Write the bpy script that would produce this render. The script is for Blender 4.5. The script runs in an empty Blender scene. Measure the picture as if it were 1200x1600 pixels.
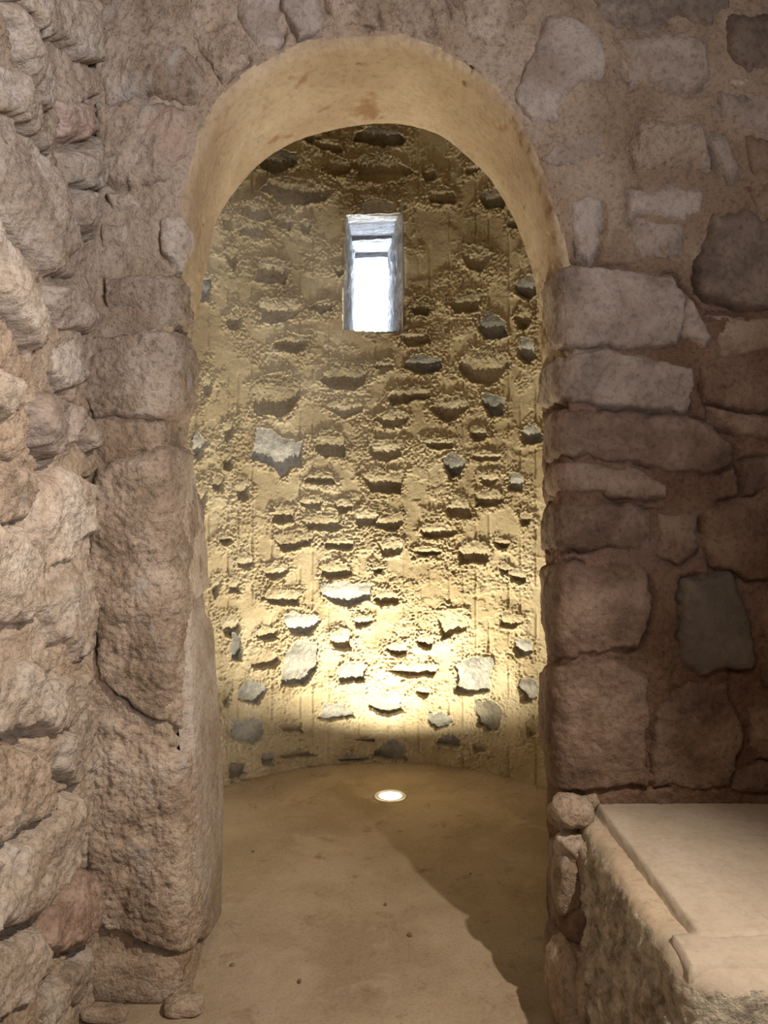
import bpy, math, random
import numpy as np

# ---------------------------------------------------------------- camera, world, lights
S = bpy.context.scene
COL = S.collection
EYE = 1.5
cam_d = bpy.data.cameras.new('camera'); cam = bpy.data.objects.new('camera', cam_d); COL.objects.link(cam)
cam.location = (0, 0, EYE); cam.rotation_euler = (math.pi / 2, 0, 0)
cam_d.sensor_fit = 'VERTICAL'; cam_d.sensor_height = 36; cam_d.lens = 27; cam_d.shift_y = -20 / 1600
cam_d.clip_start = 0.02
S.camera = cam
S.view_settings.view_transform = 'Standard'; S.view_settings.look = 'None'
S.view_settings.gamma = 1; S.view_settings.use_curve_mapping = False
S.view_settings.exposure = 0.0
S.cycles.max_bounces = 8; S.cycles.diffuse_bounces = 5
S.cycles.sample_clamp_indirect = 6

W = bpy.data.worlds.new('sky'); S.world = W; W.use_nodes = True
bg = W.node_tree.nodes['Background']; bg.inputs[0].default_value = (0.78, 0.88, 1.0, 1); bg.inputs[1].default_value = 45.0

def lamp(name, kind, loc, power, color, aim=None, **kw):
    d = bpy.data.lights.new(name, kind); d.energy = power; d.color = color
    for k, v in kw.items(): setattr(d, k, v)
    o = bpy.data.objects.new(name, d); COL.objects.link(o); o.location = loc
    if aim is not None:
        from mathutils import Vector
        o.rotation_euler = (Vector(aim) - Vector(loc)).to_track_quat('-Z', 'Y').to_euler()
    return o
# light of the recessed floor lamp, shining up the apse wall
LAMP = (0.032, 3.88, 0.0)
lamp('floor_lamp_beam', 'SPOT', (LAMP[0], LAMP[1], 0.012), 275, (1.0, 0.91, 0.68), aim=(LAMP[0], LAMP[1] + 0.05, 1.0),
     spot_size=math.radians(140), spot_blend=1.0, shadow_soft_size=0.022)
# ceiling spotlight up on the right of the room, and an added soft ambient fill overhead
lamp('room_spotlight', 'SPOT', (1.35, 0.55, 3.0), 420, (1.0, 0.88, 0.75), aim=(-0.75, 1.12, 0.1),
     spot_size=math.radians(77), spot_blend=0.6, shadow_soft_size=0.03)
lamp('room_ambient_fill', 'AREA', (-0.1, 0.1, 3.2), 11, (1.0, 0.86, 0.74), aim=(0.2, 1.2, 0), size=0.7)
lamp('daylight_fill', 'AREA', (1.5, -1.2, 2.0), 33, (0.93, 0.93, 1.0), aim=(-0.87, 1.6, 2.7), size=0.8, spread=math.radians(80))  # added soft daylight for the upper left wall, no opening modelled behind it

# ---------------------------------------------------------------- numpy noise
def _hash(ix, iy, seed):
    n = (ix.astype(np.int64) * 374761393 + iy.astype(np.int64) * 668265263 + seed * 1442695041) & 0xffffffff
    n = ((n ^ (n >> 13)) * 1274126177) & 0xffffffff
    n = ((n ^ (n >> 15)) * 2246822519) & 0xffffffff
    return (n ^ (n >> 16)) & 0xffff
def perlin(x, y, seed=0):
    x = np.asarray(x, float); y = np.asarray(y, float)
    ix = np.floor(x); iy = np.floor(y); fx = x - ix; fy = y - iy
    def g(dx, dy):
        a = _hash(ix + dx, iy + dy, seed) * (2 * math.pi / 65536)
        return np.cos(a) * (fx - dx) + np.sin(a) * (fy - dy)
    u = fx * fx * fx * (fx * (fx * 6 - 15) + 10); v = fy * fy * fy * (fy * (fy * 6 - 15) + 10)
    a = g(0, 0) * (1 - u) + g(1, 0) * u; b = g(0, 1) * (1 - u) + g(1, 1) * u
    return (a * (1 - v) + b * v) * 1.5
def fbm(x, y, freq, octs=4, seed=0, gain=0.5):
    r = 0; a = 1; f = freq; t = 0
    for k in range(octs):
        r = r + a * perlin(x * f + 7.3 * k, y * f - 3.1 * k, seed + k * 17); t += a; a *= gain; f *= 2.03
    return r / t
def ridged(x, y, freq, octs=4, seed=0, gain=0.55):
    r = 0; a = 1; f = freq; t = 0
    for k in range(octs):
        r = r + a * (1 - 2 * np.abs(perlin(x * f + 5.7 * k, y * f + 1.9 * k, seed + k * 13))); t += a; a *= gain; f *= 2.1
    return r / t
def sstep(a, b, x):
    t = np.clip((x - a) / (b - a), 0, 1); return t * t * (3 - 2 * t)
def sdf(px, py, poly):
    """signed distance to a polygon, positive inside"""
    P = np.asarray(poly, float); n = len(P)
    d = np.full(px.shape, 1e9); ins = np.zeros(px.shape, bool)
    for i in range(n):
        ax, ay = P[i]; bx, by = P[(i + 1) % n]
        ex, ey = bx - ax, by - ay; L = ex * ex + ey * ey + 1e-12
        t = np.clip(((px - ax) * ex + (py - ay) * ey) / L, 0, 1)
        d = np.minimum(d, np.hypot(px - ax - t * ex, py - ay - t * ey))
        c = ((ay > py) != (by > py)) & (px < ex * (py - ay) / (ey if abs(ey) > 1e-12 else 1e-12) + ax)
        ins ^= c
    return np.where(ins, d, -d)

# ---------------------------------------------------------------- object helpers
def tag(o, label=None, cat=None, group=None, kind=None):
    if label: o['label'] = label
    if cat: o['category'] = cat
    if group: o['group'] = group
    if kind: o['kind'] = kind
    return o
def link(name, me, mat, parent=None):
    o = bpy.data.objects.new(name, me); COL.objects.link(o)
    if mat: me.materials.append(mat)
    if parent: o.parent = parent
    return o
def mesh(name, V, F, mat, parent=None, smooth=True):
    V = np.ascontiguousarray(V, dtype=np.float32); F = np.ascontiguousarray(F, dtype=np.int32)
    me = bpy.data.meshes.new(name); n = F.shape[1]
    me.vertices.add(len(V)); me.vertices.foreach_set('co', V.ravel())
    me.loops.add(F.size); me.loops.foreach_set('vertex_index', F.ravel())
    me.polygons.add(len(F)); me.polygons.foreach_set('loop_start', np.arange(0, F.size, n, dtype=np.int32))
    me.polygons.foreach_set('loop_total', np.full(len(F), n, dtype=np.int32))
    me.polygons.foreach_set('use_smooth', np.full(len(F), smooth))
    me.update(calc_edges=True); me.validate()
    return link(name, me, mat, parent)
def grid_faces(nu, nv, keep=None, flip=False):
    i = np.arange(nu * nv).reshape(nu, nv)
    q = np.stack([i[:-1, :-1], i[1:, :-1], i[1:, 1:], i[:-1, 1:]], -1).reshape(-1, 4)
    if keep is not None:
        k = keep.ravel(); q = q[k[q].all(1)]
    return q[:, ::-1] if flip else q
def compact(V, F):
    used = np.unique(F); m = np.full(len(V), -1); m[used] = np.arange(len(used)); return V[used], m[F]
def join_arrays(parts):
    Vs, Fs, o = [], [], 0
    for V, F in parts: Vs.append(V); Fs.append(F + o); o += len(V)
    return np.concatenate(Vs), np.concatenate(Fs)

# ---------------------------------------------------------------- materials
def material(name, cols, scale=3.0, speck=(0.5, 60), bump=0.35, fine=160, rough=0.95, stretch=(1, 1, 1), vary=0.25, spread=0.12, spots=None):
    """stone, mortar or dust: several tones mixed by noise, small dark pits, grainy bump"""
    m = bpy.data.materials.new(name); m.use_nodes = True; T = m.node_tree; N = T.nodes; Lk = T.links
    b = N['Principled BSDF']; b.inputs['Roughness'].default_value = rough; b.inputs['Specular IOR Level'].default_value = 0.15
    tc = N.new('ShaderNodeTexCoord'); mp = N.new('ShaderNodeMapping'); mp.inputs['Scale'].default_value = stretch
    Lk.new(tc.outputs['Object'], mp.inputs[0])
    def noise(sc, det=6, ro=0.6, dist=0.0):
        n = N.new('ShaderNodeTexNoise'); n.inputs['Scale'].default_value = sc; n.inputs['Detail'].default_value = det
        n.inputs['Roughness'].default_value = ro; n.inputs['Distortion'].default_value = dist; Lk.new(mp.outputs[0], n.inputs['Vector']); return n
    n1 = noise(scale, 7, 0.62, 0.3); r = N.new('ShaderNodeValToRGB'); Lk.new(n1.outputs[0], r.inputs[0])
    e = r.color_ramp.elements; k = len(cols)
    while len(e) < k: e.new(0.5)
    for i, c in enumerate(cols):
        e[i].position = 0.5 + (i / (k - 1) - 0.5) * 2 * spread; e[i].color = (*c, 1)
    col = r.outputs[0]
    # each stone a little lighter or darker than the next
    oi = N.new('ShaderNodeObjectInfo'); mr = N.new('ShaderNodeMapRange'); mr.inputs[3].default_value = 1 - vary; mr.inputs[4].default_value = 1 + vary
    Lk.new(oi.outputs['Random'], mr.inputs[0])
    mul = N.new('ShaderNodeVectorMath'); mul.operation = 'SCALE'; Lk.new(col, mul.inputs[0]); Lk.new(mr.outputs[0], mul.inputs['Scale']); col = mul.outputs[0]
    n2 = noise(speck[1], 4, 0.75); r2 = N.new('ShaderNodeValToRGB'); Lk.new(n2.outputs[0], r2.inputs[0])
    r2.color_ramp.elements[0].position = 0.30; r2.color_ramp.elements[0].color = (1 - speck[0],) * 3 + (1,)
    r2.color_ramp.elements[1].position = 0.52; r2.color_ramp.elements[1].color = (1.06, 1.05, 1.04, 1)
    mx = N.new('ShaderNodeMix'); mx.data_type = 'RGBA'; mx.blend_type = 'MULTIPLY'; mx.inputs['Factor'].default_value = 1
    Lk.new(col, mx.inputs['A']); Lk.new(r2.outputs[0], mx.inputs['B']); col = mx.outputs['Result']
    if spots:
        for (c, sc, lo, hi) in spots:
            ns = noise(sc, 5, 0.65, 0.5); rs = N.new('ShaderNodeMapRange'); rs.inputs[1].default_value = lo; rs.inputs[2].default_value = hi; Lk.new(ns.outputs[0], rs.inputs[0])
            m2 = N.new('ShaderNodeMix'); m2.data_type = 'RGBA'; Lk.new(rs.outputs[0], m2.inputs['Factor']); Lk.new(col, m2.inputs['A']); m2.inputs['B'].default_value = (*c, 1); col = m2.outputs['Result']
    Lk.new(col, b.inputs['Base Color'])
    n3 = noise(fine, 5, 0.7); n4 = noise(fine * 0.22, 5, 0.65)
    ad = N.new('ShaderNodeMath'); ad.operation = 'MULTIPLY_ADD'; ad.inputs[1].default_value = 2.6
    Lk.new(n4.outputs[0], ad.inputs[0]); Lk.new(n3.outputs[0], ad.inputs[2])
    bp = N.new('ShaderNodeBump'); bp.inputs['Strength'].default_value = bump; bp.inputs['Distance'].default_value = 0.009
    Lk.new(ad.outputs[0], bp.inputs['Height']); Lk.new(bp.outputs[0], b.inputs['Normal'])
    return m
def plain(name, col, rough=0.5, metal=0.0, emit=None):
    m = bpy.data.materials.new(name); m.use_nodes = True; b = m.node_tree.nodes['Principled BSDF']
    b.inputs['Base Color'].default_value = (*col, 1); b.inputs['Roughness'].default_value = rough; b.inputs['Metallic'].default_value = metal
    if emit: b.inputs['Emission Color'].default_value = (*emit[0], 1); b.inputs['Emission Strength'].default_value = emit[1]
    return m
M = {}
M['apse_mortar'] = material('apse_mortar', [(0.33, 0.265, 0.165), (0.41, 0.34, 0.22), (0.48, 0.41, 0.28)], 2.5, (0.18, 70), 0.32, 190, vary=0.0)
M['apse_coated'] = material('apse_coated_stone', [(0.30, 0.25, 0.165), (0.38, 0.32, 0.215), (0.44, 0.38, 0.27)], 5, (0.3, 60), 0.6, 170, vary=0.08)
M['apse_grey'] = material('apse_grey_stone', [(0.17, 0.165, 0.15), (0.25, 0.245, 0.225), (0.33, 0.32, 0.285)], 8, (0.35, 50), 0.6, 150, vary=0.22)
M['wall_mortar'] = material('wall_mortar', [(0.31, 0.225, 0.155), (0.40, 0.305, 0.22), (0.46, 0.37, 0.285)], 3.2, (0.45, 75), 0.8, 150, vary=0.0)
M['red_mortar'] = material('red_mortar', [(0.13, 0.08, 0.055), (0.20, 0.128, 0.09), (0.26, 0.178, 0.128)], 3.2, (0.45, 75), 0.7, 150, vary=0.0)
M['soffit'] = material('arch_plaster', [(0.31, 0.225, 0.14), (0.37, 0.28, 0.18), (0.42, 0.33, 0.225)], 2.4, (0.22, 45), 0.35, 120, vary=0.0,
                       spots=[((0.26, 0.15, 0.085), 5, 0.60, 0.68)])
M['pale_stone'] = material('dusty_pale_stone', [(0.33, 0.255, 0.19), (0.42, 0.34, 0.265), (0.48, 0.41, 0.34)], 6, (0.45, 65), 0.8, 130, vary=0.12)
M['tan_stone'] = material('dusty_tan_stone', [(0.27, 0.20, 0.14), (0.38, 0.29, 0.215), (0.45, 0.36, 0.28)], 6, (0.55, 60), 0.9, 120, vary=0.12,
                          spots=[((0.42, 0.30, 0.22), 4, 0.57, 0.75), ((0.38, 0.34, 0.29), 5, 0.58, 0.70)])
M['brown_stone'] = material('brown_stone', [(0.14, 0.092, 0.067), (0.22, 0.150, 0.11), (0.29, 0.21, 0.16)], 5, (0.4, 60), 0.6, 120, vary=0.15)
M['grey_stone'] = material('grey_stone', [(0.19, 0.15, 0.12), (0.28, 0.222, 0.18), (0.34, 0.28, 0.235)], 6, (0.4, 55), 0.6, 130, vary=0.12)
M['dark_stone'] = material('dark_stone', [(0.10, 0.075, 0.06), (0.16, 0.12, 0.095), (0.20, 0.155, 0.12)], 6, (0.4, 55), 0.4, 120, vary=0.12)
M['lichen'] = material('lichened_stone', [(0.22, 0.19, 0.15), (0.42, 0.37, 0.29), (0.60, 0.54, 0.44)], 16, (0.45, 60), 0.9, 120, vary=0.1, spread=0.14,
                       spots=[((0.38, 0.36, 0.23), 18, 0.60, 0.70)])
M['bench_top'] = material('dusty_bench_mortar', [(0.33, 0.275, 0.21), (0.375, 0.315, 0.245), (0.41, 0.35, 0.28)], 3, (0.12, 60), 0.2, 120, vary=0.0)
M['floor'] = material('packed_earth', [(0.255, 0.195, 0.13), (0.305, 0.24, 0.165), (0.345, 0.275, 0.20)], 2.2, (0.22, 90), 0.35, 160, vary=0.0,
                      spots=[((0.19, 0.13, 0.075), 9, 0.58, 0.74), ((0.36, 0.29, 0.21), 4, 0.55, 0.7)])
M['window_stone'] = material('slate_lintel', [(0.46, 0.46, 0.47), (0.60, 0.60, 0.61), (0.70, 0.70, 0.71)], 9, (0.5, 40), 1.0, 60, vary=0.1, stretch=(1, 2.5, 1))
M['steel'] = plain('brushed_steel', (0.55, 0.53, 0.50), 0.35, 1.0)
M['lens'] = plain('lit_lens', (1, 1, 1), 0.3, 0, ((1.0, 0.95, 0.84), 14))
M['black'] = plain('lamp_housing', (0.05, 0.05, 0.05), 0.6)

def tone_material():
    """wall mortar whose clay turns redder towards the lower right masonry (attribute 'tone')"""
    m = M['wall_mortar'].copy(); m.name = 'pier_mortar'; T = m.node_tree; b = T.nodes['Principled BSDF']; src = b.inputs['Base Color'].links[0].from_socket
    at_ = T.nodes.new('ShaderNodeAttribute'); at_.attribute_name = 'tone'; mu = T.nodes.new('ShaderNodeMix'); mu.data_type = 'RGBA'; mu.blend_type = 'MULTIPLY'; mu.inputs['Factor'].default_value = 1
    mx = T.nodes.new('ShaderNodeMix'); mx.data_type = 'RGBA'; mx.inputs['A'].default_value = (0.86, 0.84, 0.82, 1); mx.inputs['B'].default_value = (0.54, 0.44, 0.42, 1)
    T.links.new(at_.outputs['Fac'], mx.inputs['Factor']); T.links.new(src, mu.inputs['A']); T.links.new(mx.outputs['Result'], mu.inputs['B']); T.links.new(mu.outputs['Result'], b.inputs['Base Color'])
    return m
# ---------------------------------------------------------------- surfaces: (a, b) -> position in the room
D1, D2, SPRING = 2.30, 2.77, EYE + 0.75
PAIRS = [  # corner of the front face and rear corner of the reveal, all the way round the opening
 (288,1563,335,1430),(285,1302,333,1213),(272,1093,324,1040),(262,884,308,867),(250,702,294,715),(262,571,297,607),
 (270,467,300,520),(288,363,318,433),(304,258,338,347),(342,168,378,285),(402,110,435,237),(480,75,515,206),(570,62,605,193),
 (655,72,685,212),(735,112,748,262),(800,185,795,330),(845,285,820,392),(872,370,836,446),(884,467,846,520),(882,571,848,607),
 (880,702,852,715),(882,884,852,867),(880,1093,855,1040),(878,1302,857,1213),(878,1563,860,1430)]
def _cr(P, n=40):
    P = np.asarray(P, float); Q = np.vstack([2 * P[0] - P[1], P, 2 * P[-1] - P[-2]]); out = []
    t = np.linspace(0, 1, n, endpoint=False)[:, None]
    for i in range(1, len(Q) - 2):
        a, b, c, d = Q[i - 1], Q[i], Q[i + 1], Q[i + 2]
        out.append(0.5 * (2 * b + (c - a) * t + (2 * a - 5 * b + 4 * c - d) * t ** 2 + (3 * b - a - 3 * c + d) * t ** 3))
    return np.vstack(out + [P[-1:]])
_pf = [((a - 600) / 1200 * D1, EYE + (780 - b) / 1200 * D1) for a, b, c, d in PAIRS]
_pr = [((c - 600) / 1200 * D2, EYE + (780 - d) / 1200 * D2) for a, b, c, d in PAIRS]
_pf[0] = (_pf[0][0], -0.04); _pr[0] = (_pr[0][0], -0.04); _pf[-1] = (_pf[-1][0], -0.04); _pr[-1] = (_pr[-1][0], -0.04)
PF, PR = _cr(_pf), _cr(_pr)
_s = np.concatenate([[0], np.cumsum(np.linalg.norm(np.diff((PF + PR) / 2, axis=0), axis=1))]); S_LEN = _s[-1]
REV = 0.47
def arch_pos(s, w):
    s = np.clip(s, 0, S_LEN)
    fx, fz = np.interp(s, _s, PF[:, 0]), np.interp(s, _s, PF[:, 1]); rx, rz = np.interp(s, _s, PR[:, 0]), np.interp(s, _s, PR[:, 1])
    ox = fx + 0.02; oz = fz - np.minimum(fz, SPRING); L = np.hypot(ox, oz); ox, oz = ox / L, oz / L
    rho = np.where(w < REV * 0.6, 0.045, 0.018); X = 0; Y = 0; Z = 0; K = 9
    for k in range(K):
        q = w + rho * (2 * k / (K - 1) - 1)
        a = np.maximum(-q, 0); t = np.clip(q / REV, 0, 1); c = np.maximum(q - REV, 0)
        X = X + fx + (rx - fx) * t + ox * (a + c); Z = Z + fz + (rz - fz) * t + oz * (a + c); Y = Y + D1 + (D2 - D1) * t
    return X / K, Y / K, Z / K
AX, AY, AR = -0.01, 3.21, 1.11
ZC, DOME = 3.95, 0.35
_ph = np.linspace(0, math.pi / 2, 60); _dr, _dz = AR * np.cos(_ph), ZC + DOME * np.sin(_ph)
_v = np.concatenate([[0, ZC], ZC + np.cumsum(np.hypot(np.diff(_dr), np.diff(_dz)))]); _vr = np.concatenate([[AR], _dr]); _vz = np.concatenate([[0], _dz]); V_LEN = _v[-1]
def apse_pos(u, v):
    r, z = np.interp(v, _v, _vr), np.interp(v, _v, _vz); th = u / AR
    z = np.where(v < 0, v, z)
    return AX + r * np.sin(th), AY + r * np.cos(th), z
XL = -0.87
def left_pos(u, v): return np.full(np.shape(u), XL), u, v
def normal(pos, a, b, sign):
    e = 1e-3; P = np.stack(pos(a + e, b), -1) - np.stack(pos(a - e, b), -1); Q = np.stack(pos(a, b + e), -1) - np.stack(pos(a, b - e), -1)
    n = np.cross(P, Q) * sign; return n / (np.linalg.norm(n, axis=-1, keepdims=True) + 1e-12)
class Surf:
    def __init__(s, pos, sign, a0, a1, b0, b1):
        s.pos, s.sign = pos, sign
        A, B = np.meshgrid(np.arange(a0, a1, 0.012), np.arange(b0, b1, 0.012), indexing='ij'); s.A, s.B = A.ravel(), B.ravel()
        s.px, s.py = s.project(s.A, s.B)
    def project(s, a, b):
        x, y, z = s.pos(a, b); y = np.maximum(y, 0.05); return 600 + 1200 * x / y, 780 - 1200 * (z - EYE) / y
    def inv(s, X, Y):
        """surface coordinates of the point seen at (X, Y) of the photograph"""
        i = np.argmin((s.px - X) ** 2 + (s.py - Y) ** 2); a, b = s.A[i], s.B[i]
        for _ in range(3):
            e = 1e-3; p = np.array(s.project(a, b)).ravel(); pa = np.array(s.project(a + e, b)).ravel(); pb = np.array(s.project(a, b + e)).ravel()
            J = np.stack([(pa - p) / e, (pb - p) / e], 1)
            if abs(np.linalg.det(J)) < 2e3: break
            d = np.linalg.solve(J, np.array([X, Y]) - p)
            if np.abs(d).max() > 0.03: break
            a, b = a + d[0], b + d[1]
        return float(a), float(b)
    def poly(s, pts): return np.array([s.inv(x, y) for x, y in pts])
    def shape(s, a, b, h):
        P = np.stack(s.pos(a, b), -1) + normal(s.pos, a, b, s.sign) * np.asarray(h)[..., None]; return P
ARCH = Surf(arch_pos, 1, 0, S_LEN, -1.5, REV)
APSE = Surf(apse_pos, 1, -1.75, 1.75, 0, 3.95)
LEFT = Surf(left_pos, 1, 0.9, D1 + 0.05, -0.1, 3.4)
# make the normals look into the room
def _orient(sf, a, b, toward):
    n = normal(sf.pos, np.array([a]), np.array([b]), 1)[0]
    sf.sign = 1 if np.dot(n, toward) > 0 else -1
_orient(ARCH, 1.0, -0.5, (0, -1, 0)); _orient(APSE, 0.0, 1.0, (0, -1, 0)); _orient(LEFT, 1.5, 1.0, (1, 0, 0))

def relief_arch(a, b): return (1 - sstep(-0.10, 0.0, b) * 0.5) * (0.016 * fbm(a, b, 3.5, 3, 301))
def relief_left(a, b): return 0.045 * fbm(a, b, 3.2, 4, 302, 0.55)
def warp(a, b, amp, freq, seed=5):
    return a + amp * fbm(a, b, freq, 4, seed, 0.6), b + amp * fbm(a, b, freq, 4, seed + 50, 0.6)
def stone(sf, poly, mat, parent, seed, hgt=0.025, edge=0.04, rough=0.010, tilt=(0, 0), step=0.006, amp=0.02, wf=9, label=None, name='stone', sink=0.045, facets=0, base=None, dome=0.012):
    """a stone standing proud of the mortar of its wall"""
    m = 0.03; (a0, b0), (a1, b1) = poly.min(0) - m, poly.max(0) + m
    A, B = np.meshgrid(np.arange(a0, a1, step), np.arange(b0, b1, step), indexing='ij')
    sd = sdf(*warp(A, B, amp, wf), poly)
    ca, cb = poly.mean(0)
    h = -sink + (sink + hgt) * sstep(-0.014, edge * 0.35, sd) ** 0.8 + dome * sstep(0, edge * 1.6, sd)
    inside = sstep(-0.01, 0.02, sd)
    if facets:
        r = random.Random(seed); ra_, rb_ = np.ptp(poly[:, 0]) / 2 + .01, np.ptp(poly[:, 1]) / 2 + .01; top = h
        for k in range(facets):
            f = r.uniform(0, 6.28); pa, pb = math.cos(f), math.sin(f); off = r.uniform(0.15, 0.6); sl = r.uniform(0.25, 0.9)
            top = np.minimum(top, hgt + 0.008 - sl * 0.05 * (pa * (A - ca) / ra_ + pb * (B - cb) / rb_ - off + 0.25 * fbm(A, B, 9, 3, seed + k)))
        h = np.where(h > -sink * 0.4, np.maximum(top, -sink * 0.4), h)
    if base: h = h + base(A, B)
    h = h + inside * (tilt[0] * (A - ca) + tilt[1] * (B - cb) + rough * (1.3 * fbm(A, B, 7, 4, seed) + 0.28 * ridged(A, B, 13, 4, seed + 3, 0.7) + 0.5 * fbm(A * 0.6 + B * 0.5, B * 1.3 - A * 0.3, 22, 4, seed + 6, 0.7) + 0.5 * fbm(A, B, 70, 3, seed + 9, 0.7)))
    P = sf.shape(A, B, h).reshape(-1, 3); F = grid_faces(*A.shape, keep=sd > -0.022, flip=sf.sign < 0)
    if not len(F): return None
    V, F = compact(P, F); o = mesh(name, V, F, mat, parent)
    if label: o['label'] = label
    return o

# ---------------------------------------------------------------- wall with the arch
ARCH_STONES = [  # outline in the photograph, material, height, tilt (along the opening, away from it)
 # right pier, top to bottom
 ([(900,-40),(1130,-40),(1138,18),(1112,42),(1060,30),(990,35),(935,22)],'grey_stone',.04,(0,0)),
 ([(850,25),(905,30),(940,60),(945,95),(915,130),(880,160),(872,190),(835,190),(805,155),(830,90)],'pale_wall',.02,(0,0)),
 ([(972,58),(1085,62),(1105,75),(1108,125),(1060,130),(985,125),(965,100)],'grey_stone',.015,(0,0)),
 ([(1140,30),(1240,25),(1240,115),(1165,120),(1138,90)],'dark_stone',.05,(0,0)),
 ([(1134,128),(1150,118),(1172,126),(1168,138),(1140,142)],'bench_top',.015,(0,0)),
 ([(1120,152),(1240,140),(1240,205),(1170,210),(1130,190)],'grey_stone',.02,(0,0)),
 ([(1000,190),(1100,190),(1110,250),(1060,270),(990,268),(985,235)],'tan_stone',.015,(0,0)),
 ([(1110,215),(1135,215),(1162,275),(1140,290),(1118,250)],'grey_stone',.03,(0,0)),
 ([(1168,220),(1240,212),(1240,270),(1175,275)],'brown_stone',.03,(0,0)),
 ([(845,245),(900,205),(945,210),(948,240),(900,265),(860,262)],'pale_wall',.012,(0,0)),
 ([(985,300),(1090,292),(1102,305),(1098,338),(980,340)],'pale_wall',.02,(0,0)),
 ([(885,318),(935,310),(940,375),(920,408),(900,395)],'pale_wall',.012,(0,0)),
 ([(985,348),(1070,345),(1070,400),(1000,410),(980,380)],'grey_stone',.012,(0,0)),
 ([(1120,340),(1240,325),(1240,490),(1160,485),(1090,450),(1085,405)],'dark_stone',.045,(0,0)),
 ([(872,430),(960,420),(1050,435),(1070,470),(1060,540),(1010,550),(950,545),(875,550),(850,510),(850,455)],'grey_stone',.045,(0,0)),
 ([(1072,460),(1095,490),(1108,530),(1098,548),(1060,520),(1062,490)],'grey_stone',.035,(0,0)),
 ([(885,560),(945,545),(1010,560),(1080,575),(1083,620),(1070,643),(960,638),(893,630),(852,636),(851,570)],'grey_stone',.035,(0,0)),
 ([(893,642),(1010,647),(1080,652),(1145,690),(1145,725),(1110,745),(1010,728),(910,712),(858,724),(853,650)],'brown_stone',.04,(0,0)),
 ([(905,722),(980,730),(1045,755),(1040,778),(980,780),(930,768),(865,775),(854,735)],'brown_stone',.03,(0,0)),
 ([(890,787),(960,787),(1018,800),(1015,858),(950,860),(870,853),(853,862),(853,792)],'brown_stone',.035,(0,0)),
 ([(870,882),(930,880),(1000,885),(1020,930),(1000,1010),(930,1018),(862,1022),(852,970),(853,884)],'brown_stone',.04,(0,0)),
 ([(1068,905),(1135,893),(1160,930),(1178,985),(1175,1042),(1090,1052),(1062,1030)],'flat_grey',.04,(0,0)),
 ([(880,1035),(950,1027),(1010,1060),(1012,1130),(1006,1225),(930,1228),(870,1214),(857,1150),(856,1045)],'brown_stone',.055,(0,0)),
 ([(1018,1110),(1080,1065),(1140,1070),(1160,1150),(1140,1230),(1016,1226)],'brown_stone',.045,(0,0)),
 ([(1168,1105),(1200,1105),(1240,1100),(1240,1180),(1175,1195)],'brown_stone',.03,(0,0)),
 ([(1145,1198),(1240,1190),(1240,1235),(1140,1235)],'brown_stone',.02,(0,0)),
 ([(1110,640),(1200,652),(1240,655),(1240,690),(1160,682),(1115,665)],'brown_stone',.04,(0,0)),
 ([(1092,572),(1240,562),(1240,640),(1180,645),(1100,630)],'red_mortar',.02,(0,0)),
 ([(1092,795),(1240,765),(1240,900),(1170,905),(1110,880)],'red_mortar',.03,(0,0)),
 ([(1155,722),(1240,702),(1240,758),(1165,775)],'brown_stone',.02,(0,0)),
 ([(1112,492),(1240,502),(1240,550),(1122,558)],'brown_stone',.02,(0,0)),
 ([(1190,920),(1240,920),(1240,1070),(1198,1070)],'red_mortar',.02,(0,0)),
 ([(1027,802),(1086,800),(1096,860),(1060,882),(1027,868)],'brown_stone',.015,(0,0)),
 ([(1170,292),(1240,284),(1240,322),(1180,328)],'brown_stone',.02,(0,0)),
 ([(880,1240),(930,1236),(940,1255),(900,1300),(870,1290),(862,1262)],'tan_stone',.035,(0,0)),
 ([(862,1310),(885,1300),(890,1400),(880,1480),(860,1470)],'brown_stone',.02,(0,0)),
 # around the arch
 ([(440,-40),(495,-40),(500,48),(462,56),(445,30)],'pale_wall',.014,(0,0)),
 ([(508,-40),(590,-40),(588,42),(522,50)],'tan_stone',.014,(0,0)),
 ([(603,-40),(690,-40),(698,48),(622,50)],'tan_stone',.014,(0,0)),
 ([(702,-40),(800,-40),(820,20),(786,80),(728,58)],'tan_stone',.016,(0,0)),
 ([(380,-40),(430,-40),(438,30),(430,72),(404,85),(372,40)],'pale_wall',.016,(0,0)),
 ([(295,-40),(368,-40),(378,60),(388,96),(348,128),(300,60)],'tan_stone',.018,(0,0)),
 # left pier, top to bottom
 ([(155,-40),(245,-40),(288,60),(320,150),(300,162),(165,158),(150,100)],'tan_stone',.03,(0,0)),
 ([(152,166),(300,168),(290,240),(258,290),(190,290),(148,268)],'tan_stone',.045,(0,0)),
 ([(168,300),(213,300),(213,328),(178,334)],'pale_stone',.035,(0,0)),
 ([(158,356),(200,350),(196,384),(160,386)],'pale_stone',.03,(0,0)),
 ([(250,348),(280,338),(296,400),(282,438),(256,400)],'pale_stone',.03,(0,0)),
 ([(165,432),(250,430),(288,460),(296,528),(240,518),(165,500)],'tan_stone',.035,(0,0)),
 ([(128,528),(230,522),(285,527),(300,580),(300,648),(285,662),(150,654),(128,600)],'tan_stone',.065,(0,0)),
 ([(150,735),(200,715),(250,692),(285,705),(302,800),(312,900),(320,1000),(330,1120),(275,1142),(215,1108),(160,1062),(140,900)],'tan_stone',.05,(.03,0)),
 ([(140,1110),(200,1125),(270,1168),(335,1170),(340,1300),(336,1440),(300,1478),(250,1480),(140,1440),(130,1250)],'tan_stone',.035,(0,0)),
]
M['pale_wall'] = material('pale_wall_stone', [(0.25, 0.195, 0.155), (0.32, 0.26, 0.215), (0.38, 0.32, 0.27)], 6, (0.35, 65), 0.7, 130, vary=0.08)
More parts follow.
